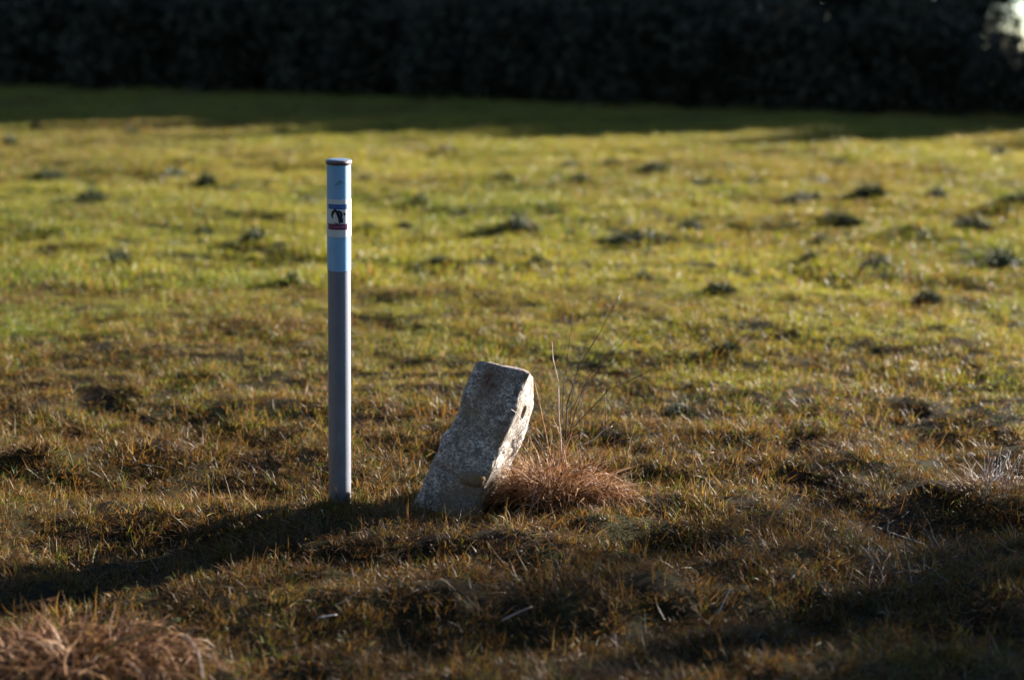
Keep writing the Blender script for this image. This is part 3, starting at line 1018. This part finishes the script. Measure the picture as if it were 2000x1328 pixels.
# big dead mound bottom left
c1 = on(150, 1310)
root = empty("dry_grass_mound", c1)
tag(root, "low brown mound of drooping dead grass in the bottom left corner", "dead grass")
drooping_clump("matted_blades", root, 1300, .28, .18, .07, .06, .17, .002, .0058, M['moss_straw'], 43, 110)
for pts, r0, r1, m, rn in [
    ([(205, 1270), (235, 1250), (275, 1240), (320, 1222), (350, 1208)], .0016, .0022, 'greenblade', .6),
    ([(395, 1328), (392, 1300), (386, 1270), (372, 1250), (352, 1240)], .0030, .0012, 'palestem', .5),
    ([(130, 1275), (140, 1262), (152, 1248)], .0022, .0008, 'straw', .7),
    ([(258, 1235), (245, 1218), (222, 1208)], .0028, .0010, 'straw', .6),
    ([(300, 1230), (299, 1205), (292, 1182)], .0022, .0008, 'straw', .5),
    ([(128, 1320), (126, 1290), (134, 1262)], .0026, .0010, 'straw', .8),
    ([(20, 1188), (60, 1178), (110, 1168)], .0012, .0006, 'straw', .5),
    ([(150, 1320), (165, 1308), (190, 1300)], .0022, .0010, 'straw', .5)]:
    yy = c1.y
    stem_px("dry_stalk", root, pts, r0, r1, M[m], yy - .16, yy - .10, rn)

# bleached straws, right edge
c2 = on(1935, 962)
root = empty("bleached_straw_tuft", c2)
tag(root, "tuft of pale bleached straws sticking out of a dark hollow at the right edge", "dead grass")
drooping_clump("matted_blades", root, 420, .14, .07, .05, .05, .13, .0010, .002, M['moss_straw'], 44, 60)
for k in range(26):
    x0 = rr.uniform(1915, 1990); y0 = rr.uniform(925, 975)
    d = rr.uniform(-.2, .9); L_ = rr.uniform(25, 75)
    x1 = x0 + L_ * math.sin(d); y1 = y0 - L_ * math.cos(d)
    stem_px("pale_straw", root, [(x0, y0), ((x0 + x1) / 2 + rr.uniform(-4, 4), (y0 + y1) / 2), (x1, y1)], .0010, .0005,
            M['whitestem'] if k % 2 else M['palestem'], c2.y - .06, c2.y + .02, rr.uniform(0, 1), .002)
stem_px("pale_straw", root, [(1918, 988), (1930, 955), (1945, 925), (1968, 888)], .0016, .0008, M['whitestem'], c2.y - .07, c2.y - .03, .9)

# withered weed bottom right
c3 = on(1760, 1120)
root = empty("withered_weed", c3)
tag(root, "withered grey brown weed of tangled thin twigs in the shade near the bottom right", "plant")
for k in range(46):
    bx = rr.uniform(1690, 1860); b_y = rr.uniform(1060, 1170)
    d = rr.uniform(-1.3, 1.3); L_ = rr.uniform(35, 95)
    pts = [(bx, b_y)]
    for s in range(3):
        d += rr.uniform(-.4, .4); pts.append((pts[-1][0] + L_ / 3 * math.sin(d), pts[-1][1] - L_ / 3 * math.cos(d)))
    stem_px("twig", root, pts, .0012, .0005, M['stem'] if k % 3 else M['palestem'], c3.y - .05, c3.y + .05, rr.uniform(0, .8), .003)
stem_px("twig", root, [(1735, 1038), (1765, 1048), (1806, 1062)], .0010, .0007, M['whitestem'], c3.y + .12, c3.y + .12, .5)

# separate fallen stalks lying in the front grass
for pts, m, r, lab in [
    ([(660, 1180), (680, 1168), (702, 1152)], 'palestem', .0020, "short pale stalk lying in the dark grass below the marker post"),
    ([(980, 1212), (1010, 1196), (1040, 1184)], 'palestem', .0028, "thick bent brown stalk lying in the front grass below the leaning stone"),
    ([(1402, 1198), (1414, 1175), (1427, 1148)], 'whitestem', .0016, "thin white stalk leaning up from the dark front grass right of centre"),
    ([(1203, 1286), (1205, 1262), (1200, 1236)], 'palestem', .0018, "upright pale stalk at the bottom edge"),
    ([(622, 1206), (640, 1202), (658, 1200)], 'whitestem', .0024, "flat pale grass blade lying left of the bent stalk at the bottom"),
    ([(628, 995), (634, 1010), (642, 1024)], 'whitestem', .0022, "short white green blade at the foot of the marker post")]:
    o0 = on(*pts[0])
    z = o0.z
    r3 = []
    for i, (a, b) in enumerate(pts):
        q = PY(a, b, o0.y - .03 + .01 * i); r3.append(q)
    o = stem_obj("fallen_stalk", [q - o0 for q in curve_pts(r3[0], r3[-1], (r3[1] - (r3[0] + r3[-1]) / 2) * .8, 6)], r, r * .5, M[m], None, .6)
    o.location = o0
    tag(o, lab, "stalk")

# ------------------------------------------------------------------ dark tussocks dotted over the field
def tussock_mesh(seed):
    g = np.random.default_rng(seed)
    V, F, at = blades(g, 700, .5, .3, .8, .02, .05, 5, 65, 80, segs=3)
    dd = np.clip(1 - (V[:, 0] ** 2 + V[:, 1] ** 2) / .5, .3, 1); V[:, 2] *= dd
    at['rnd'] = at['rnd']
    return np_mesh("tussock", V, F, attrs=at)
def tussock_material():
    t = NT("dark_tussock_blades")
    rnd = t.attr('rnd').outputs['Fac']
    col = t.ramp(rnd, [(0, (.008, .02, .006)), (.6, (.02, .04, .010)), (1, (.045, .07, .015))])
    b = t.bsdf(col, .6, spec=.3)
    tr = t.n('ShaderNodeBsdfTranslucent'); t.l(col, tr.inputs['Color'])
    mx = t.n('ShaderNodeMixShader'); mx.inputs[0].default_value = .08
    t.l(b, mx.inputs[1]); t.l(tr.outputs[0], mx.inputs[2])
    return t.done(mx.outputs[0])
M['tussock'] = tussock_material()
tm = [tussock_mesh(s) for s in (1, 2, 3, 4)]
for k, (px, py, sc) in enumerate(MOLE):
    sc = min(sc, .22) if px != 1240 else .26
    me = tm[k % 4]
    c = on(px, py)
    o = link_mesh("grass_tussock", me, M['tussock'], None, c)
    s = sc * (1.0 + .0 * k)
    _q = .75 + .6 * ((k * 37) % 10) / 10
    o.scale = (s * 1.35 * _q, s * 1.1, s * 1.5 / _q ** .5)
    o.rotation_euler = (0, 0, k * 1.7)
    if (px, py) == (1240, 472):
        o.scale = (s * 2.2, s, s * .9); lab = "largest dark tussock, wide and low, in mid field above and right of the leaning stone"
    elif (px, py) == (1050, 524):
        lab = "small round dark tussock above the leaning stone"
    else:
        lab = "small dark green tussock in the short sunlit field grass"
    tag(o, lab, "tussock", "dark tussocks dotted over the field")

# ------------------------------------------------------------------ trees
def leaf_cloud(g, centres, radii, n, size):
    k = g.integers(0, len(centres), n)
    d = g.normal(0, 1, (n, 3)); d /= np.linalg.norm(d, axis=1, keepdims=True)
    rr_ = g.uniform(.35, 1.0, n) ** .5
    c = centres[k] + d * (radii[k] * rr_)[:, None]
    a = g.normal(0, 1, (n, 3)); a /= np.linalg.norm(a, axis=1, keepdims=True)
    b = np.cross(a, g.normal(0, 1, (n, 3))); b /= np.linalg.norm(b, axis=1, keepdims=True)
    s = g.uniform(.6, 1.3, n) * size
    a *= s[:, None]; b *= (s * .6)[:, None]
    V = np.stack([c - a, c + b * .8, c + a, c - b * .8], 1).reshape(-1, 3)
    F = np.arange(n * 4).reshape(-1, 4)
    return V, F, np.repeat(g.uniform(0, 1, n), 4)

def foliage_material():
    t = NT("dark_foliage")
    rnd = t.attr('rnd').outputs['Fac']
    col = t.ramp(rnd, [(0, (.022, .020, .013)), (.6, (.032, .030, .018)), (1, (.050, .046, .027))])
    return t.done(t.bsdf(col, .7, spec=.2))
def bark_material():
    t = NT("dark_bark")
    n = t.noise(t.obj(), 12, 5)
    return t.done(t.bsdf(t.ramp(n, [(.3, (.05, .04, .035)), (.7, (.13, .11, .09))]), .9, n, .8, .03, spec=.1))
M['leaf'] = foliage_material(); M['bark'] = bark_material()

def tree_meshes(seed, h, low, wide, n, size):
    g = np.random.default_rng(seed); rnd_ = random.Random(seed)
    bm = bmesh.new()
    lean = Vector((rnd_.uniform(-.3, .3), rnd_.uniform(-.3, .3), 0))
    tr = [Vector((0, 0, -.2))] + [lean * (i / 6) ** 2 + Vector((rnd_.uniform(-.05, .05), rnd_.uniform(-.05, .05), h * .85 * i / 6)) for i in range(1, 7)]
    tube(bm, tr, .20, .04, 8)
    cs = []; rs_ = []
    for k in range(16):
        z = low + (h - low) * ((k + .5) / 16)
        f = (z / h)
        reach = wide * (1.05 - .75 * f) * rnd_.uniform(.7, 1.1)
        a = k * 2.4 + rnd_.uniform(-.4, .4)
        st = Vector((lean.x * f * f, lean.y * f * f, z * .92))
        en = st + Vector((math.cos(a) * reach, math.sin(a) * reach, rnd_.uniform(-.1, .5)))
        tube(bm, curve_pts(st, en, (0, 0, -.15), 4), .06 * (1.1 - f), .012, 5)
        for u in (.45, .8, 1.0):
            cs.append(st.lerp(en, u)); rs_.append(rnd_.uniform(.45, .8) * (1.15 - .4 * f) * (wide / 1.9))
        cs.append(st + Vector((0, 0, .3))); rs_.append(.5)
    bmesh.ops.recalc_face_normals(bm, faces=bm.faces)
    tm_ = bpy.data.meshes.new("trunk"); bm.to_mesh(tm_); bm.free(); tm_.materials.append(M['bark'])
    V, F, rn = leaf_cloud(g, np.array([tuple(c) for c in cs]), np.array(rs_), n, size)
    cm_ = np_mesh("crown", V, F, attrs={'rnd': rn}); cm_.materials.append(M['leaf'])
    return tm_, cm_
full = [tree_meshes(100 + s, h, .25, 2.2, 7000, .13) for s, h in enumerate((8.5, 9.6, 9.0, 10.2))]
def place_tree(x, y, k, label, group, sc=1.0, name="forest_tree", meshes=full, cat="tree"):
    r = empty(name, (x, y, -.05), k * 1.3)
    r.scale = (sc, sc, sc)
    tag(r, label, cat, group)
    tmm, cmm = meshes[k % len(meshes)]
    link_mesh("trunk", tmm, None, r); link_mesh("crown", cmm, None, r)
    return r
rf = random.Random(21)
GRP = "trees of the dark wood behind the field"
def in_gap(x, y, w=.0):
    q = x / y
    return .334 - w < q < .44 + w
nt = 0
front = [(-43, 66), (-39.5, 64.5), (-36, 63), (-32.5, 62), (-29, 60.5), (-25.5, 59), (-22, 57), (-18.5, 56), (-15, 54), (-12, 52.5), (-9, 51), (-6, 49.5), (-3, 48), (0, 47), (3, 46), (6, 45), (9, 44.5), (11.6, 44), (13.4, 43.6), (14.7, 47.2), (15.9, 50.5)]
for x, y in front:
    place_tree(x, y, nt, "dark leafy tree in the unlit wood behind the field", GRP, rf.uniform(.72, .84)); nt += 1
for row, (dy, hs) in enumerate(((2.5, 1.05), (5, 1.15), (8, 1.2))):
    for k in range(-18, 19):
        x = k * 2.4 + rf.uniform(-.8, .8) + row; y = 48 - .45 * min(x, 14) + dy + rf.uniform(-.8, .8)
        if in_gap(x, y, .02 + 2.2 / y): continue
        if x > 14 and x / y > .44: y = max(y, 47 + dy)
        if x > 22 and row == 1: pass
        place_tree(x, y, nt, "dark leafy tree in the unlit wood behind the field", GRP, .8 * hs * rf.uniform(.9, 1.1)); nt += 1
# the wood goes on beyond the right edge of the frame and throws the shade over the far end of the field
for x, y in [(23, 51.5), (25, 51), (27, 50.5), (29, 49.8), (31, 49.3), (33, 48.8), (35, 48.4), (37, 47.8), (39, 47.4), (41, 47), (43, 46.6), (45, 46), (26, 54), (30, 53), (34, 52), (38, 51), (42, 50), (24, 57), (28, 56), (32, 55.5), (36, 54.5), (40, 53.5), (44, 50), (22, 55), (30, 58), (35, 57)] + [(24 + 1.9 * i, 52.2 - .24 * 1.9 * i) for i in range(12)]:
    place_tree(x, y, nt, "unseen tall tree added at the end of the wood to block low sun", GRP, 1.17 * rf.uniform(.98, 1.04)); nt += 1
# unseen thin trees added outside the frame on the right to shade the foreground
thin = [tree_meshes(131, 9.0, 2.0, 3.0, 12000, .12), tree_meshes(132, 8.4, 1.8, 2.8, 11000, .12)]
_u = Vector((SUN_AZ[0], SUN_AZ[1], 0)).normalized(); _v = Vector((-_u.y, _u.x, 0))
for k, (t_, q_, sc_, lab) in enumerate([(27, -.38, 1.45, "tall unseen tree added beyond the right edge to shade the foreground, nearest the shadow edge"),
                                        (23, -1.9, 1.5, "middle unseen tree of the row added beyond the right edge for shade"),
                                        (25.5, -1.5, 1.4, "unseen shade tree added between the two tallest beyond the right edge of the picture"),
                                        (20, -4.2, 1.3, "smallest unseen tree of the row added beyond the right edge for shade"),
                                        (15, .55, .8, "low slender field tree closest to the picture's right edge")]):
    c_ = _u * t_ + _v * q_
    place_tree(c_.x, c_.y, k, lab, None, sc_, meshes=thin, name="added_shade_tree")
# unseen trees added behind and left of the camera to block much skylight
for k, (x, y) in enumerate([(-26, 30), (-24, 23), (-21, 17), (-18, 11.5), (-15, 6.5), (-12.5, 1.5), (-10.5, -3), (-7.5, -6.5), (-4, -8.5), (-.5, -9.5), (3, -9.5), (6.5, -8.5), (10, -7)]):
    place_tree(x, y, k, "unseen tall tree added behind the camera to block skylight", "unseen trees added behind the camera to block skylight", 1.3 + .1 * (k % 3), name="forest_tree")
for k, (x, y) in enumerate([(30, 57.5), (32.5, 59), (35, 61.5), (38, 62), (28.5, 60)]):  # unseen tall trees added to stop low sun leaking into the far shade
    place_tree(x, y, k, "unseen tall tree added at the end of the wood to block low sun", GRP, 1.75)
place_tree(19.3, 53.0, 0, "thin open-crowned tree against the patch of sky in the top right corner", None, .9, meshes=[tree_meshes(140, 9.0, .6, 2.6, 1500, .13)])
# undergrowth bushes along the wood's edge
def bush_mesh(seed, n=5000):
    g = np.random.default_rng(seed)
    cs = np.stack([g.uniform(-1.3, 1.3, 22), g.uniform(-.9, .9, 22), g.uniform(.2, 1.9, 22)], 1)
    V, F, rn = leaf_cloud(g, cs, g.uniform(.45, .75, 22), n, .10)
    m_ = np_mesh("foliage", V, F, attrs={'rnd': rn}); m_.materials.append(M['leaf'])
    bm = bmesh.new(); rb = random.Random(seed)
    for k in range(7):
        a = rb.uniform(0, 6.28); e = Vector((math.cos(a) * 1.0, math.sin(a) * .7, rb.uniform(1, 1.7)))
        tube(bm, curve_pts((0, 0, -.1), e, (0, 0, .2), 4), .035, .01, 5)
    bmesh.ops.recalc_face_normals(bm, faces=bm.faces)
    s_ = bpy.data.meshes.new("stem"); bm.to_mesh(s_); bm.free(); s_.materials.append(M['bark'])
    return s_, m_
bushes = [bush_mesh(201), bush_mesh(202), bush_mesh(203)]
def place_bush(x, y, k, label, group, sc):
    r = empty("bush", (x, y, -.05), k * .9); r.scale = sc
    tag(r, label, "bush", group)
    a, b = bushes[k % 3]
    link_mesh("stem", a, None, r); link_mesh("foliage", b, None, r)
for k in range(-12, 34):
    f = k / 33
    x = -19 + 31.5 * f + rf.uniform(-.2, .2)
    y = 55 - 27.3 * (f ** 1.15 if f > 0 else .7 * f) + rf.uniform(-.5, .5)
    s = (1.75 - .86 * max(f, 0)) * rf.uniform(.95, 1.1)
    if in_gap(x, y, .03): s = .66
    place_bush(x, y, k, "dark bush at the foot of the wood behind the field" if s > .7 else "low dark bush under the patch of sky in the top right corner",
               "bushes along the wood's edge", (s * 1.05, s, s))
